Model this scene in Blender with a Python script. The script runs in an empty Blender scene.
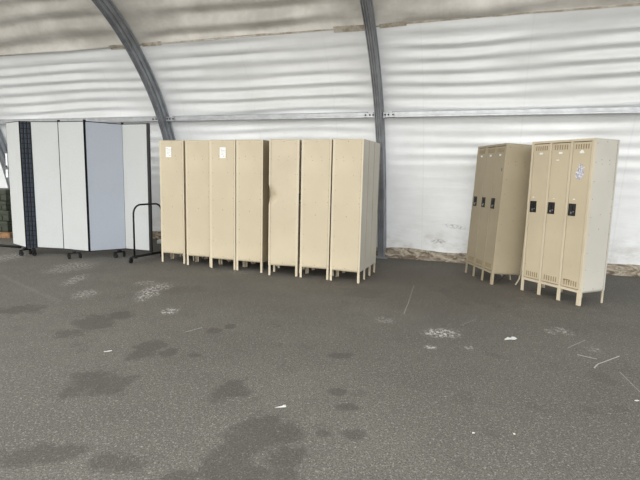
import bpy, bmesh, math, random
from mathutils import Vector, Matrix, noise
R = math.radians
PI = math.pi
rnd = random.Random(7)
sc = bpy.context.scene
COL = sc.collection

# ------------------------------------------------------------------ materials
def srgb(r, g, b):
    def f(c):
        c /= 255.0
        return c / 12.92 if c <= 0.04045 else ((c + 0.055) / 1.055) ** 2.4
    return (f(r), f(g), f(b), 1.0)

def new_mat(name):
    m = bpy.data.materials.new(name)
    m.use_nodes = True
    nt = m.node_tree
    return m, nt, nt.nodes['Principled BSDF']

def mix(nt, fac, a, b, mode='MIX'):
    n = nt.nodes.new('ShaderNodeMix'); n.data_type = 'RGBA'; n.blend_type = mode
    for s, v in ((0, fac), (6, a), (7, b)):
        if hasattr(v, 'links') or hasattr(v, 'is_output'):
            nt.links.new(v, n.inputs[s])
        elif v is not None:
            n.inputs[s].default_value = v
    return n.outputs[2]

def mth(nt, op, a, b=None, c=None, clamp=False):
    n = nt.nodes.new('ShaderNodeMath'); n.operation = op; n.use_clamp = clamp
    for i, v in enumerate((a, b, c)):
        if v is None: continue
        if hasattr(v, 'is_output'): nt.links.new(v, n.inputs[i])
        else: n.inputs[i].default_value = v
    return n.outputs[0]

def nz(nt, scale, detail=4, rough=.55, vec=None, dist=0):
    n = nt.nodes.new('ShaderNodeTexNoise')
    n.inputs['Scale'].default_value = scale; n.inputs['Detail'].default_value = detail
    n.inputs['Roughness'].default_value = rough; n.inputs['Distortion'].default_value = dist
    if vec is not None: nt.links.new(vec, n.inputs['Vector'])
    return n.outputs['Fac']

def ramp(nt, x, lo, hi, smooth=True):
    n = nt.nodes.new('ShaderNodeMapRange')
    if smooth: n.interpolation_type = 'SMOOTHSTEP'
    nt.links.new(x, n.inputs[0]); n.inputs[1].default_value = lo; n.inputs[2].default_value = hi
    return n.outputs[0]

def coord(nt, which='Object'):
    return nt.nodes.new('ShaderNodeTexCoord').outputs[which]

def mapping(nt, vec, loc=(0,0,0), rot=(0,0,0), scl=(1,1,1), typ='POINT'):
    n = nt.nodes.new('ShaderNodeMapping'); n.vector_type = typ
    nt.links.new(vec, n.inputs[0])
    n.inputs['Location'].default_value = loc; n.inputs['Rotation'].default_value = rot; n.inputs['Scale'].default_value = scl
    return n.outputs[0]

def bump(nt, bsdf, h, dist=.01, strength=1):
    n = nt.nodes.new('ShaderNodeBump'); n.inputs['Distance'].default_value = dist; n.inputs['Strength'].default_value = strength
    nt.links.new(h, n.inputs['Height']); nt.links.new(n.outputs[0], bsdf.inputs['Normal'])

def simple(name, col, rough=.5, metal=0, var=.12, scale=6, bmp=0, spec=.5):
    m, nt, b = new_mat(name)
    o = coord(nt)
    f = nz(nt, scale, 5, vec=o)
    dark = tuple(c * (1 - var) for c in col[:3]) + (1,)
    lite = tuple(min(1, c * (1 + var)) for c in col[:3]) + (1,)
    nt.links.new(mix(nt, ramp(nt, f, .3, .7), dark, lite), b.inputs['Base Color'])
    b.inputs['Roughness'].default_value = rough; b.inputs['Metallic'].default_value = metal
    b.inputs['Specular IOR Level'].default_value = spec
    if bmp: bump(nt, b, nz(nt, scale * 6, 3, vec=o), bmp)
    return m

def locker_paint(name, col, var=.06):
    m, nt, b = new_mat(name)
    o = coord(nt)
    big = nz(nt, 1.6, 4, vec=o)
    base = mix(nt, ramp(nt, big, .3, .7), tuple(c * (1 - var) for c in col[:3]) + (1,), tuple(c * (1 + var) for c in col[:3]) + (1,))
    # rubbed scratches and small chips
    st = nz(nt, 1, 5, .7, vec=mapping(nt, o, scl=(22, 22, 3)))
    base = mix(nt, mth(nt, 'MULTIPLY', ramp(nt, st, .64, .74), .25), base, (col[0]*.62, col[1]*.58, col[2]*.55, 1))
    ch = nz(nt, 34, 2, .5, vec=o)
    base = mix(nt, mth(nt, 'MULTIPLY', ramp(nt, ch, .735, .76), .7), base, srgb(112, 92, 70))
    nt.links.new(base, b.inputs['Base Color'])
    b.inputs['Roughness'].default_value = .46
    b.inputs['Specular IOR Level'].default_value = .4
    bump(nt, b, nz(nt, 3.2, 2, .4, vec=o), .012, .5)
    return m

M = {}
M['beige'] = locker_paint('beige_enamel', srgb(191, 178, 152))
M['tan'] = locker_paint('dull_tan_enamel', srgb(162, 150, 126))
M['greige'] = locker_paint('grey_beige_enamel', srgb(192, 187, 174))
M['beige_trim'] = locker_paint('beige_enamel_frame', srgb(199, 187, 163))
M['rust'] = simple('rust_spot', srgb(118, 97, 71), .8)
M['slot'] = simple('dark_opening', srgb(52, 44, 34), .9)
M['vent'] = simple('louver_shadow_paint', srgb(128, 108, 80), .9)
M['black'] = simple('black_plastic', srgb(26, 26, 27), .35)
M['blackm'] = simple('black_enamel', srgb(15, 15, 17), .5, 0, spec=.3)
M['rubber'] = simple('caster_rubber', srgb(20, 20, 20), .8)
M['chrome'] = simple('worn_chrome', srgb(170, 170, 168), .3, .9)
M['alu'] = simple('aluminium', srgb(150, 152, 153), .42, .85, .12, 9)
M['aludark'] = simple('weathered_aluminium', srgb(156, 159, 164), .5, .5, .18, 5)
M['paper'] = simple('white_paper', srgb(235, 235, 230), .8, 0, .04, 30)
M['print'] = simple('grey_print', srgb(120, 122, 126), .8)
M['olive'] = simple('olive_plastic', srgb(47, 54, 38), .6, 0, .2, 8)
M['wood'] = simple('weathered_wood', srgb(142, 108, 76), .85, 0, .3, 14)
M['whiteplastic'] = simple('white_plastic', srgb(232, 234, 232), .5, 0, .04)
M['strap'] = simple('dark_strap', srgb(34, 32, 30), .8)

def felt(name, col):
    m, nt, b = new_mat(name)
    o = coord(nt)
    f = nz(nt, 90, 3, .7, vec=o)
    g = nz(nt, 2.2, 3, vec=o)
    c = mix(nt, ramp(nt, f, .25, .75), tuple(c * .93 for c in col[:3]) + (1,), tuple(min(1, c * 1.05) for c in col[:3]) + (1,))
    c = mix(nt, mth(nt, 'MULTIPLY', ramp(nt, g, .4, .7), .06), c, (.3, .29, .27, 1))
    nt.links.new(c, b.inputs['Base Color']); b.inputs['Roughness'].default_value = .95
    b.inputs['Specular IOR Level'].default_value = .1
    b.inputs['Sheen Weight'].default_value = .15
    bump(nt, b, f, .002)
    return m
M['felt'] = felt('pale_grey_felt', srgb(188, 190, 188))
M['felt_cool_tint'] = felt('felt_cool_light_tint', srgb(177, 182, 190))  # blue tint painted in for cool light on the right-facing panel
M['felt_slate'] = felt('slate_blue_felt', srgb(74, 82, 94))

# sticker: mottled torn grey-violet paper
def sticker_mat():
    m, nt, b = new_mat('torn_sticker'); o = coord(nt)
    f = nz(nt, 45, 4, .6, vec=o)
    nt.links.new(mix(nt, ramp(nt, f, .4, .62), srgb(150, 148, 165), srgb(222, 222, 228)), b.inputs['Base Color'])
    b.inputs['Roughness'].default_value = .6
    return m
M['sticker'] = sticker_mat()

# tent fabric (uses the UV map: u = metres along the hall, v = metres up the curve)
def fabric_mat(name, upper):
    m, nt, b = new_mat(name)
    uv = nt.nodes.new('ShaderNodeUVMap'); uv.uv_map = 'UVMap'; uv = uv.outputs[0]
    o = coord(nt)
    if upper:
        g = nz(nt, .7, 6, .62, vec=mapping(nt, uv, scl=(1, 1.4, 1)))
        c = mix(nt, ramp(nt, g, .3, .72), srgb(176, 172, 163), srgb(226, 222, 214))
        k = nz(nt, 5, 5, .7, vec=mapping(nt, uv, scl=(.7, 1.6, 1)))
        c = mix(nt, mth(nt, 'MULTIPLY', ramp(nt, k, .5, .75), .22), c, srgb(170, 158, 142))
        w = nz(nt, 1, 3, .5, vec=mapping(nt, uv, scl=(14, 1.1, 1)))
        c = mix(nt, mth(nt, 'MULTIPLY', ramp(nt, w, .55, .75), .10), c, srgb(228, 224, 216))
    else:
        g = nz(nt, .8, 5, .6, vec=uv)
        c = mix(nt, ramp(nt, g, .3, .7), srgb(226, 227, 226), srgb(240, 241, 241))
        k = nz(nt, 7, 5, .7, vec=mapping(nt, uv, scl=(.5, 1, 1)))
        c = mix(nt, mth(nt, 'MULTIPLY', ramp(nt, k, .56, .76), .16), c, srgb(182, 180, 174))
        sep = nt.nodes.new('ShaderNodeSeparateXYZ'); nt.links.new(uv, sep.inputs[0])
        u, v = sep.outputs[0], sep.outputs[1]
        # vertical welds in the cloth every 1.52 m
        fr = mth(nt, 'FRACT', mth(nt, 'DIVIDE', mth(nt, 'ADD', u, 50.2), 1.52))
        ln = mth(nt, 'LESS_THAN', mth(nt, 'ABSOLUTE', mth(nt, 'SUBTRACT', fr, .5)), .007)
        c = mix(nt, mth(nt, 'MULTIPLY', ln, .07), c, srgb(150, 150, 146))
        # the strip above the purlin is mixed towards grey
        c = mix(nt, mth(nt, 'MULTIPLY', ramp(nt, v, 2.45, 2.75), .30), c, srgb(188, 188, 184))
        # splashed dirt towards the foot of the wall
        lo = ramp(nt, v, .85, .15)
        dn = nz(nt, 2.2, 6, .68, vec=mapping(nt, uv, scl=(1, 1.8, 1)))
        c = mix(nt, mth(nt, 'MULTIPLY', mth(nt, 'MULTIPLY', ramp(nt, dn, .42, .7), lo), .5), c, srgb(160, 150, 134))
        # scuffs
        for (cu, cv, ru, rv, rot, st) in ((1.30, .62, .26, .05, -8, .5), (1.02, .33, .16, .05, 4, .75), (1.75, .9, .12, .03, 0, .3), (3.6, 1.1, .2, .04, 8, .25)):
            q = mapping(nt, uv, (cu, cv, 0), (0, 0, R(rot)), (ru, rv, 1), 'TEXTURE')
            ln_ = nt.nodes.new('ShaderNodeVectorMath'); ln_.operation = 'LENGTH'; nt.links.new(q, ln_.inputs[0])
            msk = ramp(nt, ln_.outputs['Value'], 1.1, .3)
            sp = ramp(nt, nz(nt, 22, 4, .75, vec=mapping(nt, uv, scl=(1, 1.5, 1))), .46, .58)
            c = mix(nt, mth(nt, 'MULTIPLY', mth(nt, 'MULTIPLY', msk, sp), st), c, srgb(95, 94, 92))
    nt.links.new(c, b.inputs['Base Color'])
    b.inputs['Roughness'].default_value = .40; b.inputs['Specular IOR Level'].default_value = .45
    h = nz(nt, 1, 4, .55, vec=mapping(nt, uv, scl=(1.2, 7, 1)))
    bump(nt, b, h, .03, .35)
    tr = nt.nodes.new('ShaderNodeBsdfTranslucent'); nt.links.new(c, tr.inputs[0])
    ms = nt.nodes.new('ShaderNodeMixShader'); ms.inputs[0].default_value = FAB_T_UP if upper else FAB_T
    nt.links.new(b.outputs[0], ms.inputs[1]); nt.links.new(tr.outputs[0], ms.inputs[2])
    nt.links.new(ms.outputs[0], nt.nodes['Material Output'].inputs[0])
    return m
FAB_T, FAB_T_UP = .06, .04
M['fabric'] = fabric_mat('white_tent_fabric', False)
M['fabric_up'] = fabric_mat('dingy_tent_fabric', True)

def tape_mat():
    m, nt, b = new_mat('grimy_seam'); o = coord(nt)
    f = nz(nt, 6, 5, .7, vec=o)
    nt.links.new(mix(nt, ramp(nt, f, .35, .65), srgb(190, 184, 172), srgb(150, 138, 120)), b.inputs['Base Color'])
    b.inputs['Roughness'].default_value = .8
    return m
M['tape'] = tape_mat()

def skirt_mat():
    m, nt, b = new_mat('dirty_ground_flap'); o = coord(nt)
    f = nz(nt, 5, 6, .7, vec=mapping(nt, o, scl=(1, 1, 3)), dist=1.0)
    c = mix(nt, ramp(nt, f, .36, .62), srgb(104, 90, 74), srgb(188, 178, 160))
    g = nz(nt, 19, 5, .7, vec=o)
    c = mix(nt, mth(nt, 'MULTIPLY', ramp(nt, g, .5, .7), .5), c, srgb(82, 72, 60))
    nt.links.new(c, b.inputs['Base Color']); b.inputs['Roughness'].default_value = .85
    bump(nt, b, g, .02)
    return m
M['skirt'] = skirt_mat()

DARK = [(-1.53, 3.22, 0.22, 0.21, 3.0), (-0.59, 3.16, 0.14, 0.14, 3.0), (-1.43, 3.95, 0.13, 0.15, 4.0), (-1.46, 3.78, 0.11, 0.12, 4.0), (-1.24, 3.84, 0.07, 0.09, 4.0), (-2.2, 4.59, 0.21, 0.24, 4.0), (-2.27, 4.26, 0.12, 0.12, 4.0), (-3.16, 4.94, 0.22, 0.17, 5.0), (-2.05, 4.81, 0.12, 0.15, 5.0), (0.19, 2.95, 0.07, 0.05, 3.0), (0.21, 2.62, 0.07, 0.05, 2.0), (0.05, 2.62, 0.04, 0.04, 2.0), (-1.44, 2.35, 0.21, 0.09, 2.0), (-1.03, 2.3, 0.14, 0.09, 2.0), (-0.32, 2.7, 0.13, 0.16, 3.0), (-0.46, 2.36, 0.15, 0.15, 2.0), (-0.16, 2.4, 0.11, 0.11, 2.0), (-0.32, 2.22, 0.27, 0.08, 2.0), (2.08, 6.07, 0.54, 0.51, 5.0), (0.59, 6.04, 0.26, 0.27, 5.0), (0.19, 3.86, 0.1, 0.07, 4.0), (1.8, 2.99, 0.06, 0.05, 3.0), (2.01, 3.01, 0.06, 0.05, 3.0), (2.18, 3.51, 0.09, 0.11, 3.0), (0.13, 3.17, 0.07, 0.05, 3.0), (-1.01, 3.79, 0.05, 0.06, 4.0), (-0.86, 4.54, 0.05, 0.08, 4.0), (-0.98, 4.43, 0.08, 0.08, 4.0), (3.04, 5.91, 0.4, 0.46, 5.0), (-1.77, 5.97, 0.31, 0.22, 6.0), (-1.94, 3.84, 0.05, 0.07, 4.0), (-0.68, 2.17, 0.1, 0.06, 2.0), (-.34, 2.52, .2, .14, 20.0), (-.18, 2.62, .1, .12, 0)]
WEAK = {18, 19, 28, 29, 21, 22, 23, 30}
LIGHT = [(1.2, 4.5, 0.16, 0.13, 4.0, 1), (-2.1, 5.83, 0.12, 0.37, 5.0, 0.8), (-1.6, 5.03, 0.08, 0.12, 5.0, 0.8), (-2.82, 5.67, 0.12, 0.21, 5.0, 0.5), (-3.32, 6.4, 0.1, 0.34, 6.0, 0.5), (-2.07, 6.11, 0.15, 0.23, 6.0, 0.6), (-3.8, 7.35, 0.27, 0.35, 7.0, 0.4), (0.7, 4.88, 0.1, 0.11, 4.0, 0.35), (2.45, 4.65, 0.08, 0.11, 4.0, 0.6), (2.3, 4.61, 0.04, 0.07, 4.0, 0.8), (1.0, 4.1, 0.05, 0.04, 4.0, 0.8), (-5.25, 7.98, 0.22, 0.44, 8.0, 0.5), (2.47, 4.13, 0.06, 0.07, 4.0, 0.4), (-3.86, 7.03, 0.2, 0.24, 7.0, 0.35), (-2.34, 6.31, 0.16, 0.12, 6.0, 0.35), (-1.21, 7.18, 0.21, 0.15, 7.0, 0.2), (1.35, 4.1, 0.04, 0.05, 4.0, 0.6)]
LINES = [((2.23, 3.708), (2.312, 3.795), .008, .8), ((2.312, 3.795), (2.613, 3.99), .008, .8), ((2.25, 4.0), (2.367, 3.907), .01, .8),
         ((1.325, 6.567), (1.10, 5.70), .01, .2), ((1.10, 5.7), (.94, 5.123), .008, .35), ((-4.469, 6.597), (-2.923, 5.287), .05, .05),
         ((2.251, 4.161), (2.529, 4.391), .006, .4), ((2.396, 3.638), (2.319, 3.28), .006, .35), ((1.45, 4.75), (1.7, 5.0), .005, .3), ((-1.25, 4.35), (-1.12, 4.5), .008, .5)]

def asphalt():
    m, nt, b = new_mat('worn_asphalt')
    geo = nt.nodes.new('ShaderNodeNewGeometry'); P = geo.outputs['Position']
    big = nz(nt, .55, 5, .6, vec=P)
    mid = nz(nt, 2.6, 6, .65, vec=P)
    fine = nz(nt, 95, 4, .75, vec=P)
    c = mix(nt, ramp(nt, big, .32, .68), srgb(116, 112, 104), srgb(134, 130, 120))
    c = mix(nt, mth(nt, 'MULTIPLY', ramp(nt, mid, .42, .72), .35), c, srgb(100, 95, 90))
    c = mix(nt, mth(nt, 'MULTIPLY', ramp(nt, fine, .36, .58), .6), srgb(70, 67, 63), c)
    med = nz(nt, 34, 3, .7, vec=P)
    c = mix(nt, mth(nt, 'MULTIPLY', ramp(nt, med, .46, .66), .38), c, srgb(92, 88, 82))
    med2 = nz(nt, 48, 3, .7, vec=mapping(nt, P, (5, 9, 0)))
    c = mix(nt, mth(nt, 'MULTIPLY', ramp(nt, med2, .56, .70), .42), c, srgb(186, 182, 172))
    # pale and dark chips of aggregate
    for scale, thr, colr, amt in ((75, .155, srgb(176, 172, 162), .75), (150, .22, srgb(165, 160, 150), .45), (60, .12, srgb(52, 49, 46), .6)):
        v = nt.nodes.new('ShaderNodeTexVoronoi'); v.inputs['Scale'].default_value = scale
        nt.links.new(P if thr != .12 else mapping(nt, P, (3.3, 1.7, 0)), v.inputs['Vector'])
        hit = mth(nt, 'LESS_THAN', v.outputs['Distance'], thr * 1.6)
        sep = nt.nodes.new('ShaderNodeSeparateColor'); nt.links.new(v.outputs['Color'], sep.inputs[0])
        pick = mth(nt, 'GREATER_THAN', sep.outputs[0], .62)
        c = mix(nt, mth(nt, 'MULTIPLY', mth(nt, 'MULTIPLY', hit, pick), amt * .55), c, colr)
    # edge distortion shared by the stains
    dis = nt.nodes.new('ShaderNodeTexNoise'); dis.inputs['Scale'].default_value = 5.5; dis.inputs['Detail'].default_value = 6; dis.inputs['Roughness'].default_value = .65
    nt.links.new(P, dis.inputs['Vector'])
    wob = mth(nt, 'MULTIPLY', mth(nt, 'SUBTRACT', dis.outputs['Fac'], .5), 2.6)
    def blob(x, y, rx, ry, rot, lo, hi, w):
        q = mapping(nt, P, (x, y, 0), (0, 0, R(rot)), (rx, ry, 1), 'TEXTURE')
        l = nt.nodes.new('ShaderNodeVectorMath'); l.operation = 'LENGTH'; nt.links.new(q, l.inputs[0])
        return ramp(nt, mth(nt, 'ADD', l.outputs['Value'], w), hi, lo)
    acc = None
    for i, (x, y, rx, ry, rot) in enumerate(DARK):
        k = blob(x, y, rx * 1.12, ry * 1.12, rot, .62, 1.18, wob)
        if i in WEAK: k = mth(nt, 'MULTIPLY', k, .45)
        acc = k if acc is None else mth(nt, 'MAXIMUM', acc, k)
    # broad brownish darkening between the lockers
    c = mix(nt, mth(nt, 'MULTIPLY', blob(1.7, 6.6, 2.2, 1.5, 0, .4, 1.2, mth(nt, 'MULTIPLY', wob, .4)), .22), c, srgb(92, 76, 60))
    # random drip spots
    rn = nz(nt, 4.2, 4, .6, vec=mapping(nt, P, (11, 4, 0), scl=(1, .75, 1)))
    acc = mth(nt, 'MAXIMUM', acc, mth(nt, 'MULTIPLY', ramp(nt, rn, .62, .68), .35))
    c = mix(nt, mth(nt, 'MULTIPLY', acc, .48), c, srgb(62, 57, 53))
    acc = None
    sp = ramp(nt, nz(nt, 30, 6, .8, vec=mapping(nt, P, scl=(1, .6, 1))), .49, .56)
    for (x, y, rx, ry, rot, s) in LIGHT:
        k = mth(nt, 'MULTIPLY', blob(x, y, rx * 1.25, ry * 1.25, rot, .3, 1.2, mth(nt, 'MULTIPLY', wob, .5)), s)
        acc = k if acc is None else mth(nt, 'MAXIMUM', acc, k)
    acc = mth(nt, 'MULTIPLY', acc, sp)
    for (a, e, w, s) in LINES:
        cx, cy = (a[0] + e[0]) / 2, (a[1] + e[1]) / 2
        L = math.hypot(e[0] - a[0], e[1] - a[1]) / 2; an = math.degrees(math.atan2(e[1] - a[1], e[0] - a[0]))
        q = mapping(nt, P, (cx, cy, 0), (0, 0, R(an)), (L, w, 1), 'TEXTURE')
        se = nt.nodes.new('ShaderNodeSeparateXYZ'); nt.links.new(q, se.inputs[0])
        k = mth(nt, 'MULTIPLY', mth(nt, 'LESS_THAN', mth(nt, 'ABSOLUTE', se.outputs[0]), 1), ramp(nt, mth(nt, 'ABSOLUTE', mth(nt, 'ADD', se.outputs[1], mth(nt, 'MULTIPLY', wob, .8))), 1.0, .3))
        acc = mth(nt, 'MAXIMUM', acc, mth(nt, 'MULTIPLY', k, s * .8))
    c = mix(nt, mth(nt, 'MULTIPLY', acc, .85), c, srgb(214, 211, 205))
    nt.links.new(c, b.inputs['Base Color'])
    b.inputs['Roughness'].default_value = .85; b.inputs['Specular IOR Level'].default_value = .3
    bump(nt, b, fine, .006, .8)
    return m
M['asphalt'] = asphalt()

# ------------------------------------------------------------------ mesh helpers
class MB:
    def __init__(s):
        s.bm = bmesh.new(); s.mats = []
    def mi(s, m):
        if m not in s.mats: s.mats.append(m)
        return s.mats.index(m)
    def face(s, vs, m):
        f = s.bm.faces.new(vs); f.material_index = s.mi(m); return f
    def box(s, x0, x1, y0, y1, z0, z1, m, bevel=0, mat=None):
        before = set(s.bm.faces)
        v = [s.bm.verts.new((x, y, z)) for z in (z0, z1) for x, y in ((x0, y0), (x1, y0), (x1, y1), (x0, y1))]
        fs = [s.face([v[i] for i in q], m) for q in ((3,2,1,0), (4,5,6,7), (0,1,5,4), (1,2,6,5), (2,3,7,6), (3,0,4,7))]
        if bevel:
            es = list({e for f in fs for e in f.edges})
            r = bmesh.ops.bevel(s.bm, geom=es, offset=bevel, segments=2, affect='EDGES', profile=.6)
            k = s.mi(m)
            for f in r['faces']: f.material_index = k
        if mat is not None:
            nv = {q for f in s.bm.faces if f not in before for q in f.verts}
            bmesh.ops.transform(s.bm, matrix=mat, verts=list(nv))
        return s
    def prism(s, pts, z0, z1, m, mat=None):
        a = [s.bm.verts.new((x, y, z0)) for x, y in pts]; b = [s.bm.verts.new((x, y, z1)) for x, y in pts]
        s.face(a[::-1], m); s.face(b, m)
        n = len(pts)
        for i in range(n): s.face([a[i], a[(i+1) % n], b[(i+1) % n], b[i]], m)
        if mat is not None: bmesh.ops.transform(s.bm, matrix=mat, verts=a + b)
        return s
    def cyl(s, p0, p1, r, m, n=16, r1=None):
        p0, p1 = Vector(p0), Vector(p1); d = (p1 - p0); q = d.to_track_quat('Z', 'Y').to_matrix()
        r1 = r if r1 is None else r1
        a = [s.bm.verts.new(p0 + q @ Vector((r*math.cos(t), r*math.sin(t), 0))) for t in [2*PI*i/n for i in range(n)]]
        b = [s.bm.verts.new(p1 + q @ Vector((r1*math.cos(t), r1*math.sin(t), 0))) for t in [2*PI*i/n for i in range(n)]]
        s.face(a[::-1], m); s.face(b, m)
        for i in range(n): s.face([a[i], a[(i+1) % n], b[(i+1) % n], b[i]], m).smooth = True
        return s
    def sweep(s, path, sect, m, frames, smooth=False):
        """path points, sect = list of (a, b), frames(i) -> (A, B) axes"""
        rings = []
        for i, p in enumerate(path):
            A, B = frames(i)
            rings.append([s.bm.verts.new(Vector(p) + A*a + B*b) for a, b in sect])
        n = len(sect)
        s.face(rings[0][::-1], m); s.face(rings[-1], m)
        for r0, r1 in zip(rings, rings[1:]):
            for i in range(n): s.face([r0[i], r0[(i+1) % n], r1[(i+1) % n], r1[i]], m).smooth = smooth
        return s
    def tube(s, path, r, m, n=12):
        path = [Vector(p) for p in path]
        prev = [None]
        def fr(i):
            t = (path[min(i+1, len(path)-1)] - path[max(i-1, 0)]).normalized()
            up = prev[0] if prev[0] is not None else (Vector((0, 0, 1)) if abs(t.z) < .9 else Vector((1, 0, 0)))
            A = t.cross(up).normalized(); B = A.cross(t).normalized(); prev[0] = B
            return A, B
        return s.sweep(path, [(r*math.cos(2*PI*i/n), r*math.sin(2*PI*i/n)) for i in range(n)], m, fr, True)
    def build(s, name, parent=None, loc=None):
        me = bpy.data.meshes.new(name)
        bmesh.ops.recalc_face_normals(s.bm, faces=s.bm.faces)
        s.bm.to_mesh(me); s.bm.free()
        for m in s.mats: me.materials.append(m)
        o = bpy.data.objects.new(name, me); COL.objects.link(o)
        if parent: o.parent = parent
        if loc: o.location = loc
        return o

def thing(name, label, cat, loc=(0,0,0), rz=0, group=None):
    o = bpy.data.objects.new(name, None); COL.objects.link(o); o.empty_display_size = .1
    o.location = loc; o.rotation_euler = (0, 0, rz)
    tag(o, label, cat, group); return o
def tag(o, label, cat, group=None):
    o['label'] = label; o['category'] = cat
    if group: o['group'] = group
    return o
def struct(o):
    o['kind'] = 'structure'; return o
def dup(root, loc, rz, label, group=None):
    r = root.copy(); COL.objects.link(r); r.location = loc; r.rotation_euler = (0, 0, rz)
    r['label'] = label
    if group: r['group'] = group
    for ch in [c for c in ALL(root)]:
        c = ch.copy(); COL.objects.link(c); c.parent = r
        for g in ALL(ch):
            d = g.copy(); COL.objects.link(d); d.parent = c
    return r
def ALL(o): return [c for c in bpy.data.objects if c.parent is o]

# ------------------------------------------------------------------ the hall
# hall frame: u runs along the long wall (to the right), s from the wall into the hall
B0 = Vector((1.1453, 8.8565, 0)); DU = Vector((.94552, -.32557, 0)); DN = Vector((-.32557, -.94552, 0)); UP = Vector((0, 0, 1))
def H(u, s, z): return B0 + DU*u + DN*s + UP*z
CP = [(-.02, -.3), (.0, 0), (.09, .5), (.21, 1.06), (.35, 1.6), (.54, 2.15), (.80, 2.70), (1.10, 3.15), (1.45, 3.56), (1.80, 3.89), (2.22, 4.19), (3.0, 4.62), (4.2, 5.08), (5.6, 5.38), (6.6, 5.47), (7.4, 5.5)]
def catmull(P, k=10):
    out = []
    for i in range(1, len(P)-2):
        p0, p1, p2, p3 = [Vector(P[j]) for j in (i-1, i, i+1, i+2)]
        for t in range(k):
            t /= k
            out.append(.5*((2*p1) + (p2-p0)*t + (2*p0-5*p1+4*p2-p3)*t*t + (3*p1-p0-3*p2+p3)*t*t*t))
    out.append(Vector(P[-2])); return out
PROF = catmull(CP + [(8.6, 5.5)], 8)
ARC = [0]
for a, b in zip(PROF, PROF[1:]): ARC.append(ARC[-1] + (b - a).length)
def at_arc(t):
    t = max(0, min(t, ARC[-1] - 1e-6))
    for i in range(len(ARC)-1):
        if ARC[i+1] >= t:
            k = (t - ARC[i]) / (ARC[i+1] - ARC[i]); p = PROF[i].lerp(PROF[i+1], k)
            a = PROF[max(i-1, 0)]; b = PROF[i]; c = PROF[i+1]; e = PROF[min(i+2, len(PROF)-1)]
            tg = ((c - a).normalized().lerp((e - b).normalized(), k)).normalized()
            return p, Vector((tg.y, -tg.x))     # normal pointing into the hall: (s, z)
def arc_of_z(z):
    for i in range(len(PROF)-1):
        if PROF[i+1].y >= z:
            return ARC[i] + (ARC[i+1]-ARC[i]) * (z - PROF[i].y) / (PROF[i+1].y - PROF[i].y)
RIBS = [-14.0, -8.92, -4.25, 0.02, 5.15, 10.2]
SEAM = arc_of_z(3.60)

T_PURLIN = arc_of_z(2.53)
def wave(u, t):
    """wrinkles in the stretched cloth, fading at the ribs"""
    lo = max(r for r in RIBS if r <= u + 1e-6) if u >= RIBS[0] else RIBS[0]
    hi = min([r for r in RIBS if r > u] or [RIBS[-1] + 5])
    k = (u - lo) / (hi - lo)
    env = max(0, math.sin(PI * min(max(k, 0), 1))) ** .55
    bay = RIBS.index(lo)
    ph = bay * 1.7
    wob = noise.noise(Vector((u * .35, t * .9, bay * 3.1))) * 2.2
    sag = -.05 * env * (1 if t > 2.6 else t / 2.6)
    if t < 1.2: a1 = .002
    elif t < 2.5: a1 = .016 * min(1, (t - 1.2) / .5) + .004
    elif t < 2.8: a1 = .020 + .020 * (t - 2.5) / .3
    elif t < SEAM - .25: a1 = .040
    elif t < SEAM: a1 = .012
    else: a1 = .05
    per = .20 if t < SEAM else .36
    w = a1 * math.sin(2*PI*t/per + ph + wob + .25 * math.sin(u*1.3)) * (.30 + 1.35*max(0, noise.noise(Vector((u*.6, t*2.1, 7.7+bay))) + .42))
    w += .045 * math.exp(-((t - T_PURLIN) / .075) ** 2)  # raised ridge at the purlin, added to shade the cloth just below
    w += .012 * noise.noise(Vector((u * .9, t * 2.0, 1.3)))
    return (w) * env + sag * .6

def cloth(name, t0, t1, mat, off=.145, du=.13, dt=.022, coarse_from=99):
    bm = bmesh.new(); uvl = bm.loops.layers.uv.new('UVMap')
    us = [RIBS[0] + (RIBS[-1]-RIBS[0]) * i / int((RIBS[-1]-RIBS[0])/du) for i in range(int((RIBS[-1]-RIBS[0])/du)+1)]
    ts = []; t = t0
    while t < t1 - 1e-6:
        ts.append(t); t += dt if t < coarse_from else .12
    ts.append(t1)
    rows = []
    for t in ts:
        p, nrm = at_arc(t); row = []
        for u in us:
            o = -off + wave(u, t)
            q = p + nrm * o
            row.append((bm.verts.new(H(u, q.x, q.y)), u, t))
        rows.append(row)
    for r0, r1 in zip(rows, rows[1:]):
        for i in range(len(us)-1):
            f = bm.faces.new([r0[i][0], r0[i+1][0], r1[i+1][0], r1[i][0]]); f.smooth = True
            for lp, src in zip(f.loops, (r0[i], r0[i+1], r1[i+1], r1[i])): lp[uvl].uv = (src[1], src[2])
    me = bpy.data.meshes.new(name); bm.to_mesh(me); bm.free(); me.materials.append(mat)
    o = bpy.data.objects.new(name, me); COL.objects.link(o); return struct(o)

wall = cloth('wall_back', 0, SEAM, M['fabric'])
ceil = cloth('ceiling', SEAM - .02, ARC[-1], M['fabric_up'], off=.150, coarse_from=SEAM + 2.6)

# welded seam strip between the two cloths, with patches beside the ribs
def on_cloth(u, t, lift):
    p, nrm = at_arc(t); q = p + nrm * (-.145 + wave(u, t) + lift); return H(u, q.x, q.y)
mb = MB()
seg = [RIBS[0] + .1*i for i in range(int((RIBS[-1]-RIBS[0])/.1)+1)]
def strip(u0, u1, tc, hw, lift):
    k = max(2, int((u1-u0)/.1)); prev = None
    for i in range(k+1):
        u = u0 + (u1-u0)*i/k
        jit = .006*noise.noise(Vector((u*3, 0, 4)))
        cur = [mb.bm.verts.new(on_cloth(u, tc + sgn*hw + jit, lift)) for sgn in (-1, 1)]
        if prev: mb.face([prev[0], cur[0], cur[1], prev[1]], M['tape'])
        prev = cur
strip(RIBS[0], RIBS[-1], SEAM, .010, .005)
for r in RIBS[1:-1]:
    for (a, b, dz, hw) in ((-.62, -.08, -.005, .045), (.1, .5, .0, .03)):
        strip(r + a, r + b, SEAM + dz, hw, .008)
struct(mb.build('trim_7'))

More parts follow.
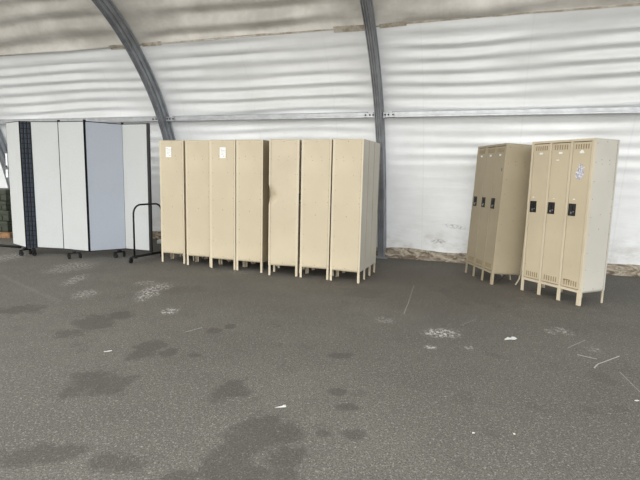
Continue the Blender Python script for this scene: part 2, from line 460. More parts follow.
# ribs: extruded aluminium keder beams bent to the profile
for i, u in enumerate(RIBS[1:-1] if False else RIBS):
    w, h = .056, .118
    g = .026
    half = [(w, -h), (w, -h+.030), (w-g, -h+.038), (w-g, -.034), (w-.003, -.026), (w-.003, .026), (w-g, .034), (w-g, h-.038), (w, h-.030), (w, h),
            (.042, h), (.040, h-g), (.030, h-g), (.028, h), (.011, h), (.009, h-g)]
    sect = half + [(-a, b_) for a, b_ in half[::-1]]
    mb = MB(); T = [ARC[-1]*k/110 for k in range(111)]
    T = [max(t, 0) for t in T]
    pts = []; ax = []
    for t in T:
        p, nrm = at_arc(t); pts.append(H(u, p.x, p.y)); ax.append((DU, (DN*nrm.x + UP*nrm.y).normalized()))
    mb.sweep(pts, sect, M['aludark'], lambda k: ax[k])
    # base plate, splice bracket at the purlin
    rot = Matrix((( DU.x, DN.x, 0, 0), (DU.y, DN.y, 0, 0), (0, 0, 1, 0), (0, 0, 0, 1)))
    mb.box(-.12, .12, -.17, .17, 0, .02, M['aludark'], mat=Matrix.Translation(H(u, 0, 0)) @ rot)
    struct(mb.build('trim_%d' % (i + 1)))

# purlins between the ribs
rotH = Matrix(((DU.x, DN.x, 0, 0), (DU.y, DN.y, 0, 0), (0, 0, 1, 0), (0, 0, 0, 1)))
PZ = 2.50; PS = .66
for i, (a, b) in enumerate(zip(RIBS, RIBS[1:])):
    mb = MB()
    a_, b_ = a + .066, b - .066
    L = b_ - a_
    T = Matrix.Translation(H(a_, PS, PZ)) @ rotH
    mb.box(.14, L-.14, -.035, .035, -.040, .047, M['alu'], .004, mat=T)
    mb.box(.14, L-.14, -.04, .042, .047, .056, M['aludark'], mat=T)
    mb.box(.14, L-.14, .036, .039, -.01, .0, M['aludark'], mat=T)
    for x0, x1 in ((0, .19), (L-.19, L)):
        mb.box(x0, x1, -.028, .050, -.040, .036, M['alu'], .004, mat=T)
    for x in (.035, .09, .165, L-.035, L-.09, L-.165):
        c0 = T @ Vector((x, .048, 0)); c1 = T @ Vector((x, .062, 0))
        mb.cyl(c0, c1, .015, M['blackm'], 10)
    for x in (.0, L-.045):
        mb.box(x, x+.045, -.03, .06, -.05, .045, M['aludark'], .003, mat=T)
    struct(mb.build('trim_%d' % (8 + i)))

# crumpled ground flap at the wall foot
mb = MB()
N = int((RIBS[-1]-RIBS[0])/.06)
prev = None
for i in range(N+1):
    u = RIBS[0] + (RIBS[-1]-RIBS[0])*i/N
    hgt = .165 + .035*noise.noise(Vector((u*1.3, 0, 0))) + .02*noise.noise(Vector((u*5, 3, 0)))
    ring = []
    for j in range(15):
        k = j/14; an = PI*k
        s = -.12 + .13*(1-math.cos(an))*.5*1.15
        z = hgt * (math.sin(an*.5 + PI/2) if True else 0)
        s = -.135 + .155*math.sin(an*.5)**.8
        z = .004 + hgt*math.cos(an*.5)**.6
        dsp = .030*noise.noise(Vector((u*3.2, k*4, 2))) + .014*noise.noise(Vector((u*9, k*9, 5)))
        ring.append(mb.bm.verts.new(H(u, s + dsp*(.3+k*.5), max(.002, z + dsp*.6*(1-k)))))
    if prev:
        for j in range(14):
            mb.face([prev[j], ring[j], ring[j+1], prev[j+1]], M['skirt']).smooth = True
    prev = ring
struct(mb.build('trim_14'))

# floor
mb = MB()
v = [mb.bm.verts.new(p) for p in (H(-15, -3.0, 0), H(-15, 22, 0), H(12, 22, 0), H(12, -3.0, 0))]
mb.face(v, M['asphalt']); fl = struct(mb.build('floor'))

# ------------------------------------------------------------------ lockers
LW, LD, LH, LEG = .876, .436, 1.98, .155
def strips_and_body(dent=None, seed=0):
    """closed sheet metal carcass; x along the doors, y depth, doors at y = 0"""
    r = random.Random(seed)
    b = MB(); m = M['beige']
    b.box(.008, LW-.008, .03, LD-.008, LEG+.002, LEG+.012, m)       # floor plate
    for x in (LW/3, 2*LW/3): b.box(x-.001, x+.001, .03, LD-.01, LEG+.01, LH-.006, m)
    def dented(y, z):
        o = 0
        for (cy, cz, ry, rz_, dp) in (dent or ()):
            q = ((y-cy)/ry)**2 + ((z-cz)/rz_)**2
            if q < 1: o += dp*(1-q)**1.5
        return o
    def side(x, sgn):
        # panel skin as a grid so it can be dented
        ny, nz_ = 14, 60; y0, y1, z0, z1 = .026, LD-.004, LEG, LH
        g = {}
        for i in range(ny+1):
            for j in range(nz_+1):
                y = y0 + (y1-y0)*i/ny; z = z0 + (z1-z0)*j/nz_
                edge = min(1, min(y-y0, y1-y)/.03)
                o = .0025 * edge * noise.noise(Vector((y*4, z*2.2, seed*3.7)))
                if dent:
                    for (cy, cz, ry, rz_, dp) in dent:
                        q = ((y-cy)/ry)**2 + ((z-cz)/rz_)**2
                        if q < 1: o -= dp * (1-q)**1.5
                g[i, j] = b.bm.verts.new((x + sgn*o, y, z))
        for i in range(ny):
            for j in range(nz_):
                q = [g[i, j], g[i+1, j], g[i+1, j+1], g[i, j+1]]
                b.face(q if sgn > 0 else q[::-1], m).smooth = True
        # folded edge of the skin
        for i in range(ny):
            for j, zz in ((0, z0), (nz_, z1)):
                w = [b.bm.verts.new((x - sgn*.012, g[k, j].co.y, zz)) for k in (i, i+1)]
                b.face([g[i, j], g[i+1, j], w[1], w[0]], m)
        for j in range(nz_):
            w = [b.bm.verts.new((x - sgn*.012, y1, g[0, k].co.z)) for k in (j, j+1)]
            b.face([g[ny, j], g[ny, j+1], w[1], w[0]], m)
        # turned rear flange, proud of the skin, with its fold line
        prev = None
        for j in range(nz_+1):
            z = z0 + (z1-z0)*j/nz_; dd = dented(LD, z) if sgn < 0 else 0
            X = x - sgn*dd
            ring = [b.bm.verts.new((X + sgn*.0035, LD-.024, z)), b.bm.verts.new((X + sgn*.0035, LD+.0005-dd*.4, z)), b.bm.verts.new((X - sgn*.008, LD+.0005-dd*.4, z)), b.bm.verts.new((X - sgn*.004, LD-.024, z))]
            if prev:
                for q in range(4): b.face([prev[q], prev[(q+1) % 4], ring[(q+1) % 4], ring[q]], M['beige_trim'])
            prev = ring
        b.box(x + sgn*.0005 - .001, x + sgn*.0005 + .001, LD-.027, LD-.0245, LEG+.01, LH-.01, M['rust'])
        # screws along both edges and at the coat hooks
        def spot(y, z, rr=.0045, mm=M['rust']):
            o = 0
            if dent:
                for (cy, cz, ry, rz_, dp) in dent:
                    q = ((y-cy)/ry)**2 + ((z-cz)/rz_)**2
                    if q < 1: o -= dp*(1-q)**1.5
            b.cyl((x + sgn*(o-.004), y, z), (x + sgn*(o+.0030), y, z), rr, mm, 8)
        for k in range(9):
            z = LEG + .06 + k*.213 + r.uniform(-.01, .01)
            spot(.05, z, .004); spot(LD-.03, z, .004)
        for y in (.15, .29):
            spot(y, LH-.24, .0045); spot(y+.01, LH-.29, .004)
        spot(.22, LH-.03, .005); spot(.22, LEG+.04, .005); spot(.22, 1.1, .004)
    side(0.0, -1); side(LW, 1)
    # top sheet with turned lip
    b.box(0, LW, .008, LD, LH-.003, LH+.004, m, .002)
    return b
def back_mesh(dent=None, m=None):
    b = MB(); m = m or M['beige']
    def dented(y, z):
        o = 0
        for (cy, cz, ry, rz_, dp) in (dent or ()):
            q = ((y-cy)/ry)**2 + ((z-cz)/rz_)**2
            if q < 1: o += dp*(1-q)**1.5
        return o
    for k in range(3):
        g = {}
        for i in range(9):
            for j in range(61):
                xx = k*LW/3 + .004 + (LW/3-.008)*i/8; z = LEG + .001 + (LH-LEG-.003)*j/60
                dd = dented(LD, z)*max(0, 1 - i/4) if k == 0 else 0
                wv = .0022*noise.noise(Vector((xx*5, z*2.1, 9)))*math.sin(PI*i/8)
                g[i, j] = b.bm.verts.new((xx + dd, LD-.002-dd*.4+wv, z))
        for i in range(8):
            for j in range(60): b.face([g[i, j], g[i+1, j], g[i+1, j+1], g[i, j+1]], m).smooth = True
    for k in (1, 2):
        b.box(k*LW/3-.010, k*LW/3+.010, LD-.004, LD+.002, LEG, LH-.004, M['beige_trim'] if m == M['beige'] else m, .001)
        b.box(k*LW/3-.014, k*LW/3+.014, LD-.006, LD-.0008, LEG+.002, LH-.006, M['rust'])
    return b
def face_frame():
    b = MB(); m = M['beige_trim']
    sw = .032
    xs = [0, LW/3, 2*LW/3, LW]
    for k, x in enumerate(xs):
        x0 = x if k == 0 else (x - sw if k == 3 else x - sw/2)
        b.box(x0, x0+sw, -.004, .030, LEG, LH+.003, m, .0025)
    for k in range(3):
        x0 = (sw if k == 0 else xs[k] + sw/2); x1 = (xs[k+1]-sw if k == 2 else xs[k+1]-sw/2)
        b.box(x0-.001, x1+.001, -.003, .028, LH-.026, LH+.002, m, .002)
        b.box(x0-.001, x1+.001, -.003, .028, LEG+.001, LEG+.034, m, .002)
    return b
def door_x(k):
    sw = .032; xs = [0, LW/3, 2*LW/3, LW]
    return (sw if k == 0 else xs[k] + sw/2) + .005, (xs[k+1]-sw if k == 2 else xs[k+1]-sw/2) - .005
DZ0, DZ1 = LEG + .041, LH - .034
def door_mesh(k):
    x0, x1 = door_x(k); b = MB()
    b.box(x0, x1, -.001, .020, DZ0, DZ1, M['beige'], .0035)
    # shadow gap lining behind the door leaf edge
    b.box(x0-.004, x1+.004, .016, .0295, DZ0-.005, DZ1+.005, M['slot'])
    return b
def vent_mesh(k, z0, z1):
    x0, x1 = door_x(k); b = MB(); w = x1 - x0
    for i in range(6):
        x = x0 + w*(.16 + .136*i)
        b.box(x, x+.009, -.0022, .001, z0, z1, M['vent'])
        b.prism([(x-.010, -.001), (x, -.001), (x, -.006), (x-.002, -.006)], z0, z1, M['beige'])
    return b
def handle_mesh(k):
    x0, x1 = door_x(k); b = MB(); hx, hw, z0, z1 = x0+.012, .095, 1.070, 1.217
    t = .008
    b.box(hx, hx+t, -.008, .0, z0, z1, M['blackm'], .002); b.box(hx+hw-t, hx+hw, -.008, .0, z0, z1, M['blackm'], .002)
    b.box(hx+t, hx+hw-t, -.008, .0, z1-t, z1, M['blackm'], .002); b.box(hx+t, hx+hw-t, -.008, .0, z0, z0+t, M['blackm'], .002)
    b.box(hx+t, hx+hw-t, -.003, -.0012, z0+t, z1-t, M['black'])
    return b, (hx + hw*.5, z0)
def latch_mesh(hx, z0):
    b = MB()
    b.box(hx-.020, hx+.006, -.016, -.003, z0+.055, z0+.118, M['black'], .004)
    b.box(hx-.012, hx+.002, -.017, -.003, z0+.022, z0+.048, M['chrome'], .002)
    b.cyl((hx+.02, -.003, z0+.05), (hx+.02, -.010, z0+.05), .006, M['chrome'], 10)
    return b
def plate_mesh(k):
    x0, x1 = door_x(k); b = MB(); c = (x0+x1)/2
    b.box(c-.026, c+.026, -.0035, -.0005, 1.815, 1.838, M['whiteplastic'], .002)
    for s in (-1, 1): b.cyl((c+s*.021, -.0035, 1.8265), (c+s*.021, -.005, 1.8265), .002, M['chrome'], 8)
    return b
def leg_front(x, w, dep=.03, z1=LEG):
    b = MB()
    b.box(x, x+w, -.003, .006, 0, z1, M['beige_trim'], .0015)
    b.box(x + (w-.004 if x > LW*.9 else 0), x + (w if x > LW*.9 else .004), .004, dep, 0, z1, M['beige_trim'])
    b.box(x-.001, x+w+.001, -.004, dep+.001, 0, .004, M['rust'])
    return b
def leg_rear(x, w=.03):
    b = MB()
    b.box(x, x+w, LD-.008, LD-.001, 0, LEG, M['beige_trim'], .0015)
    b.box(x + (w-.004 if x > LW*.9 else 0), x + (w if x > LW*.9 else .004), LD-.032, LD-.006, 0, LEG, M['beige_trim'])
    return b
LEGS = ((0, .045), (LW/3-.024, .048), (2*LW/3-.024, .048), (LW-.045, .045))
def make_locker(label, group, dent=None, seed=0, rear_legs=True):
    t = thing('metal_locker', label, 'locker', group=group)
    strips_and_body(dent, seed).build('body', t)
    back_mesh(dent).build('back_panel', t)
    face_frame().build('face_frame', t)
    for k in range(3):
        d = door_mesh(k).build('door', t)
        vent_mesh(k, 1.866, 1.922).build('louver_vent', d)
        vent_mesh(k, .222, .285).build('louver_vent', d)
        h, (hx, hz) = handle_mesh(k); h.build('recessed_handle', d)
        latch_mesh(hx, hz).build('latch', d)
        plate_mesh(k).build('number_plate', d)
    for x, w in LEGS:
        leg_front(x, w).build('leg', t)
    if rear_legs:
        for x in (0, LW/3-.015, 2*LW/3-.015, LW-.03): leg_rear(x).build('leg', t)
    return t
def label_sheet(parent, y, z, w=.1, h=.16):
    b = MB(); x = 0; YY = y; y = 0
    b.box(x-.0012, x, y-w/2, y+w/2, z-h/2, z+h/2, M['paper'])
    for (yy, zz, ww, hh) in ((.028, .055, .03, .006), (-.005, .035, .07, .004), (0, .015, .08, .003), (0, -.005, .075, .003), (.01, -.025, .06, .003), (-.02, -.05, .03, .008)):
        b.box(x-.0018, x-.001, y+yy*.9-ww/2*.9, y+yy*.9+ww/2*.9, z+zz-hh/2, z+zz+hh/2, M['print'])
    bmesh.ops.transform(b.bm, matrix=Matrix.Translation((LW + .0035, LD - YY, 0)) @ Matrix.Rotation(PI, 4, 'Z'), verts=b.bm.verts)
    o = b.build('paper_label', parent); o['label'] = 'white printed paper label'
    return o

def repaint(root, a, b_, names):
    for ch in ALL(root):
        if ch.name.split('.')[0] in names:
            ch.data = ch.data.copy()
            for k, mm in enumerate(ch.data.materials):
                if mm == a: ch.data.materials[k] = b_
        for g in ALL(ch):
            if g.name.split('.')[0] in names:
                g.data = g.data.copy()
                for k, mm in enumerate(g.data.materials):
                    if mm == a: g.data.materials[k] = b_

G = 'tan three-door metal lockers standing end-on in a row'
SPOTS = [  # near front corner x, y, angle, label
    (-2.202, 7.754, 74.3, 'tan metal locker at the left end of the row, beside the black cart, white label'),
    (-1.722, 7.531, 74.0, 'tan metal locker standing second from the left end of the row, no label on it'),
    (-1.299, 7.318, 72.0, 'tan metal locker in mid row with white label, between two unlabelled ones'),
    (-.866, 7.164, 72.0, 'plain tan metal locker with wide dark gap on its right, left of the dented locker'),
    (-.325, 6.930, 81.0, 'tan metal locker with a dented left edge and dimpled end panel'),
    (.132, 6.767, 72.8, 'tan metal locker just right of the dented one, narrow dark gap between them'),
    (.560, 6.577, 69.0, 'tan metal locker at the right end of the row, seamed back turned right'),
]
first = make_locker(SPOTS[1][3], G, seed=3)
for i, (x, y, a, lab) in enumerate(SPOTS):
    if i != 4:      # every one but the dented locker turns its back to the right
        x, y = x + math.cos(R(a))*LW - math.sin(R(a))*LD, y + math.sin(R(a))*LW + math.cos(R(a))*LD; a += 180
    if i == 1:
        first.location = (x, y, 0); first.rotation_euler = (0, 0, R(a)); continue
    if i == 4:
        o = make_locker(lab, G, dent=[(.436, 1.19, .12, .15, .04), (.38, 1.165, .055, .075, .03), (.20, .56, .19, .33, .014), (.2, 1.45, .2, .3, .006)], seed=11)
        o.location = (x, y, 0); o.rotation_euler = (0, 0, R(a))
    else:
        o = dup(first, (x, y, 0), R(a), lab, G)
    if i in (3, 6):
        repaint(o, M['beige'], (M['tan'], M['greige'])[i == 6], ('back_panel',))  # darker back on the locker beside the wide gap paints in its shade
    if i == 0: label_sheet(o, .268, 1.80)
    if i == 2: label_sheet(o, .212, 1.79)

# the two free-standing lockers on the right
o = dup(first, (2.749, 6.413, 0), R(-64.4), 'tan three-door locker with torn grey sticker on its right door, farthest right', 'free-standing lockers at the right')
LR = o
repaint(LR, M['beige'], M['greige'], ('body',)); repaint(LR, M['beige_trim'], M['greige'], ('body',))
outline = [(-.035, -.085), (.01, -.095), (.038, -.07), (.03, -.05), (.052, -.035), (.055, .0), (.035, .01), (.03, .03), (.058, .042), (.05, .055), (.02, .05), (.028, .085), (.005, .08), (-.006, .1), (-.02, .082), (-.018, .05), (-.042, .035), (-.03, .01), (-.055, -.01), (-.058, -.05)]
b = MB()
b.prism(outline, 0, .0012, M['sticker'], mat=Matrix.Translation((.722, -.0012, 1.60)) @ Matrix.Rotation(PI/2, 4, 'X'))
b.build('torn_sticker', LR)['label'] = 'torn grey and violet sticker'
b = MB()
b.box(.663, .692, -.0022, -.001, 1.266, 1.276, M['paper']); b.box(.075, .10, -.0022, -.001, 1.262, 1.272, M['paper'])
b.box(.386, .405, -.0022, -.001, 1.262, 1.268, M['paper'])
b.box(.385, .425, -.0022, -.001, 1.735, 1.745, M['paper'])
b.prism([(-.035, -.012), (.035, -.012), (.012, .018), (-.008, .022)], 0, .001, M['paper'], mat=Matrix.Translation((.727, -.0035, 1.832)) @ Matrix.Rotation(PI/2, 4, 'X'))
b.build('sticker_scrap', LR)['label'] = 'small white sticker remnants'
b = MB()
b.box(.64, .73, -.0102, -.0092, .285, .293, M['rust']); b.box(.64, .655, -.0102, -.0092, .270, .293, M['rust']); b.box(.70, .728, -.0102, -.0092, .268, .274, M['rust'])
b.build('tape_remnant', LR)['label'] = 'brown tape remnant'

# leaning locker: a copy with its body tipped back over buckled rear legs
LM = thing('metal_locker', 'tan three-door locker leaning back on buckled rear legs, behind the stickered one', 'locker', (2.330, 7.559, 0), R(-82.5), 'free-standing lockers at the right')
lean = R(-2.5)
TL = Matrix.Translation((0, .03, 0)) @ Matrix.Rotation(lean, 4, 'X') @ Matrix.Translation((0, -.03, 0))
for ch in ALL(first):
    if ch.name.startswith('leg'):
        continue
    c = ch.copy(); COL.objects.link(c); c.parent = LM; c.matrix_local = TL
    for g in ALL(ch):
        d = g.copy(); COL.objects.link(d); d.parent = c
for x, w in LEGS:
    b = leg_front(x, w); 
    bmesh.ops.transform(b.bm, matrix=TL, verts=[v for v in b.bm.verts if v.co.z > .05])
    b.build('leg', LM)
repaint(LM, M['beige'], M['tan'], ('body', 'back_panel', 'door', 'louver_vent')); repaint(LM, M['beige_trim'], M['tan'], ('face_frame', 'leg'))
zb = LEG - math.sin(-lean)*(LD-.04)
for i, x in enumerate((0, LW/3-.015, 2*LW/3-.015, LW-.03)):
    b = MB()
    dx, dy = ((.0, -.02), (.01, .03), (-.01, .02), (.035, -.075))[i]
    yb = LD - .012 + math.sin(-lean)*LEG
    path = [(x+.015, yb, zb), (x+.015+dx*.3, yb+dy*.15, zb*.6), (x+.015+dx, yb+dy, .003)]
    b.sweep(path, [(-.015, -.003), (.015, -.003), (.015, .003), (-.011, .003), (-.011, .022), (-.015, .022)], M['beige_trim'], lambda k: (Vector((1, 0, 0)), Vector((0, 1, 0))))
    b.build('leg', LM)
b = MB(); b.box(.795, .825, -.0042, -.002, 1.60, 1.645, M['print'])
o = b.build('stick_on_plate', LM); o.matrix_local = TL; o['label'] = 'small dark square plate on the near door'
b = MB()
b.sweep([(.84, .23, LEG-.004), (.83, .20, .10), (.80, .15, .035), (.78, .12, .006)], [(-.012, -.002), (.012, -.002), (.012, .002), (-.012, .002)], M['strap'], lambda k: (Vector((0, .8, .6)), Vector((1, 0, 0))))
b.build('hanging_strip', LM)['label'] = 'dark strip hanging below the locker'

# ------------------------------------------------------------------ folding room divider
DV = thing('room_divider', 'tall folding room divider of pale felt panels with black edges on casters', 'room divider', (-4.39, 8.17, 0))
org = Vector((-4.39, 8.17, 0))
PTS = {'l0': (-5.53, 8.60), 'l1': (-5.075, 8.235), 'a': (-4.90, 8.26), 'h': (-4.39, 8.17), 'b': (-3.87, 7.98), 'c': (-3.40, 8.34), 'e': (-2.91, 8.16)}
ZB, ZT, TH = .125, 2.272, .036
def panel(p, q, m, gap=.003, fw=.005):
    p = Vector((*p, 0)) - org; q = Vector((*q, 0)) - org
    d = (q-p); L = d.length; d.normalize(); n = Vector((-d.y, d.x, 0))
    if n.y > 0: n = -n                          # n faces the camera side
    T = Matrix(((d.x, n.x, 0, p.x), (d.y, n.y, 0, p.y), (0, 0, 1, 0), (0, 0, 0, 1)))
    b = MB(); b.box(gap+fw-.001, L-gap-fw+.001, -TH/2, TH/2, ZB+.014, ZT-.012, m, .004, mat=T)
    o = b.build('felt_panel', DV)
    f = MB()
    for x0, x1 in ((gap, gap+fw), (L-gap-fw, L-gap)): f.box(x0, x1, -TH/2-.002, TH/2+.002, ZB, ZT, M['blackm'], .002, mat=T)
    f.box(gap, L-gap, -TH/2-.002, TH/2+.002, ZB, ZB+.015, M['blackm'], .002, mat=T)
    f.box(gap, L-gap, -TH/2-.002, TH/2+.002, ZT-.013, ZT, M['blackm'], .002, mat=T)
    f.build('panel_frame', o)
    return o
panel(PTS['l0'], PTS['l1'], M['felt'])
panel(PTS['a'], PTS['h'], M['felt'])
panel(PTS['h'], PTS['b'], M['felt'])
panel(PTS['b'], PTS['c'], M['felt_cool_tint'], fw=.009)['label'] = 'pale felt panel with a blue tint for cool side light'
panel(PTS['c'], PTS['e'], M['felt'])
# folded leaves seen end-on between l1 and a: narrow slate edges
for k in range(3):
    x = -5.045 + .054*k; y = 8.225 + .008*k
    panel((x, y), (x - .30 + .03*k, y + .46), M['felt_slate'])['label'] = 'slate felt leaf folded flat and seen edge-on'
    b = MB()
    dd = Vector((-.30+.03*k, .46, 0)).normalized(); nn = Vector((dd.y, -dd.x, 0))
    T = Matrix(((nn.x, dd.x, 0, x-org.x), (nn.y, dd.y, 0, y-org.y), (0, 0, 1, 0), (0, 0, 0, 1)))
    b.box(-.014, .014, -.018, .004, ZB, ZT, M['felt_slate'], .003, mat=T); b.box(-.029, .029, -.004, .010, ZB, ZT, M['blackm'], mat=T)
    b.box(-.004, .004, -.021, -.017, ZB, ZT, M['blackm'], mat=T)
    for j in range(26): b.box(-.0145, .0145, -.019, -.0165, ZB+.05+j*.082, ZB+.062+j*.082, M['blackm'], mat=T)
    b.build('edge_seal', DV)['label'] = 'slate edge seal with black banding'
# black end channel
b = MB(); p = Vector((*PTS['e'], 0)) - org
b.box(p.x-.004, p.x+.034, p.y-.035, p.y+.028, ZB-.01, ZT+.004, M['blackm'], .003); b.build('end_channel', DV)
# hinge caps on top
b = MB()
for kk in ('h', 'b', 'c'):
    p = Vector((*PTS[kk], 0)) - org; b.cyl((p.x, p.y, ZT-.004), (p.x, p.y, ZT+.022), .022, M['blackm'], 12)
b.build('hinge_cap', DV)
def caster(parent, x, y, ztop, r=.036, name='caster', rot=.4):
    f = MB(); c, s = math.cos(rot), math.sin(rot)
    T = Matrix(((c, -s, 0, x), (s, c, 0, y), (0, 0, 1, 0), (0, 0, 0, 1)))
    f.cyl((x, y, ztop), (x, y, 2*r-.002), .008, M['blackm'], 10)
    for sg in (-1, 1): f.box(-.012, r*.9, sg*.018-.002, sg*.018+.002, r*.7, 2*r+.008, M['blackm'], mat=T)
    f.box(-.012, .014, -.020, .020, 2*r+.004, 2*r+.010, M['blackm'], mat=T)
    o = f.build(name, parent)
    w = MB(); cx = T @ Vector((.014, -.014, r)); cy = T @ Vector((.014, .014, r))
    w.cyl(cx, cy, r, M['rubber'], 20); w.cyl(T @ Vector((.014, -.017, r)), T @ Vector((.014, .017, r)), r*.4, M['chrome'], 12)
    w.build('wheel', o)
for (x, y, ang) in ((-5.09, 8.20, 1.1), (-4.96, 8.23, 2.0), (-4.13, 7.98, .5), (-3.46, 8.20, .9)):
    b = MB(); c, s = math.cos(ang), math.sin(ang)
    X, Y = x-org.x, y-org.y
    T = Matrix(((c, -s, 0, X), (s, c, 0, Y), (0, 0, 1, 0), (0, 0, 0, 1)))
    b.box(-.10, .10, -.018, .018, .086, .104, M['blackm'], .003, mat=T)
    b.box(-.03, .03, -.025, .025, .100, ZB+.004, M['blackm'], .003, mat=T)
    b.build('foot_bar', DV)
    for sg in (-1, 1): caster(DV, X + sg*.085*c, Y + sg*.085*s, .09, rot=ang + 1.2*sg)
# white plastic clip-on strip at the outer edge
b = MB(); p = Vector((*PTS['l0'], 0)) - org
b.box(p.x-.055, p.x-.016, p.y-.03, p.y+.0, 1.32, 1.46, M['whiteplastic'], .004); b.box(p.x-.045, p.x-.014, p.y-.028, p.y, 1.50, 1.74, M['whiteplastic'], .004)
b.box(p.x-.05, p.x-.02, p.y-.034, p.y-.02, 1.50, 1.53, M['blackm'], .002)
b.build('latch_strip', DV)['label'] = 'white plastic latch strip'

# ------------------------------------------------------------------ rolling cart with arched handle
CT = thing('rolling_cart', 'black tubular cart with an arched end handle, between divider and first locker', 'cart', (-3.01, 7.71, 0))
e = Vector((.27, .55, 0)).normalized(); o0 = Vector((0, 0, 0)); Lc = .62; rad = .15; zt = .945
arc = [o0 + UP*.105, o0 + UP*(zt-rad)]
for k in range(1, 9): an = PI/2*k/8; arc.append(o0 + e*(rad*(1-math.cos(an))) + UP*(zt-rad+rad*math.sin(an)))
for k in range(0, 9): an = PI/2*k/8; arc.append(o0 + e*(Lc-rad + rad*math.sin(an)) + UP*(zt-rad+rad*math.cos(an)))
arc.append(o0 + e*Lc + UP*.105)
b = MB(); b.tube(arc, .0145, M['blackm'], 12); b.build('arched_handle', CT)
q = Vector((e.y, -e.x, 0))
b = MB()
T = Matrix(((e.x, q.x, 0, 0), (e.y, q.y, 0, 0), (0, 0, 1, 0), (0, 0, 0, 1)))
b.box(-.04, Lc+.04, -.02, .02, .085, .125, M['blackm'], .004, mat=T)
b.box(-.05, -.01, -.05, .07, .083, .108, M['blackm'], .004, mat=T); b.box(Lc-.02, Lc+.02, -.05, .05, .083, .108, M['blackm'], .004, mat=T)
b.build('base_rail', CT)
b = MB(); b.tube([q*.07 + UP*.115 - e*.03, q*.09 + UP*.118 + e*.10, q*.06 + UP*.12 + e*.30], .010, M['blackm'], 10); b.build('brace', CT)
for (x, y) in ((-.035, -.035), (Lc, 0)):
    p = T @ Vector((x, y, 0)); caster(CT, p.x, p.y, .09, r=.038, rot=-1.9)

# ------------------------------------------------------------------ olive cases on a wooden pallet at far left
PAL = thing('wooden_pallet', 'weathered wooden pallet under the olive cases at far left', 'pallet', (-7.15, 10.70, 0), R(-12))
b = MB()
for k in range(6): b.box(-.62, .62, -.42+.15*k, -.31+.15*k, .100, .118, M['wood'], .002)
b.build('deck_board', PAL)
for y in (-.40, 0, .34):
    b = MB(); b.box(-.62, .62, y, y+.05, .018, .100, M['wood'], .002); b.box(-.62, .62, y-.02, y+.07, 0, .018, M['wood'], .002); b.build('bearer', PAL)
zc = .119
hh = (.235, .235, .195, .245)
names = ('bottom olive hard case of the stack, resting on the pallet', 'second olive hard case up in the stack behind the divider', 'third olive hard case up in the stack behind the divider', 'top olive hard case of the stack at far left')
for k in range(4):
    c = thing('hard_case', names[k], 'case', (-7.15 + .015*((k*7) % 3 - 1), 10.70, zc), R(-12 + (0, 1.2, -.8, .6)[k]), 'stacked olive cases')
    h = hh[k]; wl = .56 if k != 2 else .53
    b = MB(); b.box(-wl, wl, -.37, .37, .003, h*.58, M['olive'], .018)
    for x in (-.38, -.13, .13, .38): b.box(x-.03, x+.03, -.385, -.36, .02, h*.5, M['olive'], .006)
    b.build('lower_shell', c)
    b = MB(); b.box(-wl-.004, wl+.004, -.375, .375, h*.60, h-.002, M['olive'], .018)
    b.box(-wl-.012, wl+.012, -.383, .383, h*.58, h*.64, M['olive'], .004)
    b.build('lid', c)
    for x in (-.3, .3, .0):
        b = MB(); b.box(x-.025, x+.025, -.397, -.380, h*.40, h*.78, M['blackm'], .004); b.build('latch', c)
    b = MB(); b.tube([(wl-.001, -.09, h*.3), (wl+.03, -.08, h*.3), (wl+.03, .08, h*.3), (wl-.001, .09, h*.3)], .008, M['blackm'], 8); b.build('carry_handle', c)
    zc += h
# dark pole on the ground in front of it
b = MB(); b.tube([(-7.6, 9.30, .022), (-6.4, 9.13, .022), (-5.62, 8.92, .022)], .022, M['blackm'], 12)
tag(b.build('metal_pole'), 'dark metal pole lying on the asphalt at far left, left of the divider', 'pole')
# pale block near the wall foot, seen between the cart and the first locker
b = MB(); b.box(-.07, .07, -.045, .045, 0, .07, M['whiteplastic'], .01)
b.box(-.06, .06, -.035, .035, .07, .08, M['whiteplastic'], .006)
o = b.build('plastic_container', loc=(-3.315, 9.92, 0)); tag(o, 'small white plastic container on the ground behind the black cart', 'container')

# ------------------------------------------------------------------ litter on the asphalt
def scrap(name, label, pts, loc, rz, lift=.02, seed=1, m='paper'):
    b = MB(); r = random.Random(seed)
    cx = sum(p[0] for p in pts)/len(pts); cy = sum(p[1] for p in pts)/len(pts)
    n = len(pts)
    outer_t = [b.bm.verts.new((x, y, .002 + r.uniform(0, lift))) for x, y in pts]
    mid_t = [b.bm.verts.new(((x+cx)/2, (y+cy)/2, .003 + r.uniform(.2, 1)*lift)) for x, y in pts]
    c = b.bm.verts.new((cx, cy, .004 + lift*.5))
    for i in range(n):
        j = (i+1) % n
        b.face([outer_t[i], outer_t[j], mid_t[j], mid_t[i]], M[m]); b.face([mid_t[i], mid_t[j], c], M[m])
    r_ = bmesh.ops.solidify(b.bm, geom=list(b.bm.faces), thickness=.0015)
    o = b.build(name, loc=loc); o.rotation_euler = (0, 0, rz)
    return tag(o, label, 'litter')
scrap('crumpled_paper', 'crumpled white paper scrap on the asphalt in front of the leaning locker', [(-.065, -.02), (-.02, -.035), (.03, -.03), (.062, -.015), (.058, .035), (.045, .055), (.03, .01), (-.02, .012), (-.05, .008)], (1.80, 4.34, 0), .1, .028, 3)
scrap('paper_scrap', 'pointed white paper sliver lying beside the large dark stain', [(-.04, -.012), (.0, -.012), (.036, -.014), (.036, .022), (.01, .01)], (-.23, 2.93, 0), .15, .008, 4)
scrap('paper_scrap', 'small pale scrap lying left of the twin dark spots', [(-.032, -.014), (.01, -.012), (.032, .0), (.026, .014), (-.01, .006), (-.03, .0)], (-1.73, 3.81, 0), .2, .008, 5)
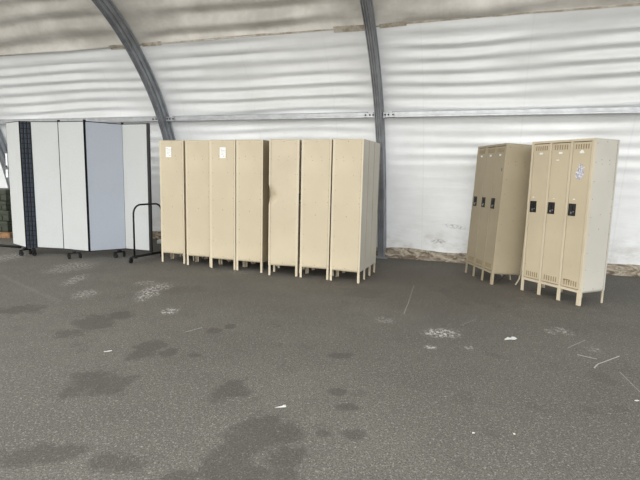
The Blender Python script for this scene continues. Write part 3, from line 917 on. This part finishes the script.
scrap('paper_scrap', 'tiny white scrap at the right edge of the asphalt', [(-.012, -.01), (.012, -.012), (.018, .006), (.0, .014), (-.014, .008)], (2.20, 3.13, 0), .4, .006, 6)
for k, (x, y) in enumerate(((.93, 2.66), (1.17, 2.66))):
    scrap('paper_scrap', ('tiny white chip on the asphalt, left one of a pair near the picture foot', 'tiny white chip on the asphalt, right one of a pair near the picture foot')[k],
          [(-.008, -.006), (.006, -.008), (.01, .004), (-.003, .009)], (x, y, 0), .4*k, .004, 8+k)

# ------------------------------------------------------------------ light: daylight sky, plus low soft sun added behind the camera for the folds
w = bpy.data.worlds.new('World'); sc.world = w; w.use_nodes = True
nt = w.node_tree; bg = nt.nodes['Background']
tc = nt.nodes.new('ShaderNodeTexCoord')
sep = nt.nodes.new('ShaderNodeSeparateXYZ'); nt.links.new(tc.outputs['Generated'], sep.inputs[0])
# overcast sky, whiter to the left, cooler to the right, ground below the horizon
lr = ramp(nt, sep.outputs[0], -.9, .9)
sky = mix(nt, lr, (1.05, 1.04, 1.0, 1), (.82, .89, .98, 1))
el = mth(nt, 'ADD', mth(nt, 'MULTIPLY', ramp(nt, sep.outputs[2], 0, .55), .62), .66)
sky = mix(nt, 1.0, sky, el, 'MULTIPLY')
gr = ramp(nt, sep.outputs[2], -.06, .02)
colr = mix(nt, gr, (.12, .115, .105, 1), sky)
nt.links.new(colr, bg.inputs[0]); bg.inputs[1].default_value = 2.6
sun = bpy.data.lights.new('Sun', 'SUN'); sun.energy = 1.1; sun.angle = R(40); sun.color = (1, .97, .92)
so = bpy.data.objects.new('Sun', sun); COL.objects.link(so)
so.rotation_euler = Vector((-.30, -.92, .10)).to_track_quat('Z', 'Y').to_euler()

# ------------------------------------------------------------------ camera
cam = bpy.data.cameras.new('Camera'); co = bpy.data.objects.new('Camera', cam); COL.objects.link(co)
p, r = R(7.687), R(1.319)
F = Vector((0, math.cos(p), -math.sin(p))); Rt = Vector((1, 0, 0)); U = Vector((0, math.sin(p), math.cos(p)))
R2 = Rt*math.cos(r) + U*math.sin(r); U2 = R2.cross(F)
co.matrix_world = Matrix(((R2.x, U2.x, -F.x, 0), (R2.y, U2.y, -F.y, 0), (R2.z, U2.z, -F.z, 1.489), (0, 0, 0, 1)))
cam.sensor_fit = 'HORIZONTAL'; cam.sensor_width = 36; cam.lens = 36*480.85/640; cam.clip_start = .05; cam.clip_end = 200
sc.camera = co
vs = sc.view_settings
vs.view_transform = 'Standard'; vs.look = 'None'; vs.exposure = 0.12; vs.gamma = 1; vs.use_curve_mapping = False
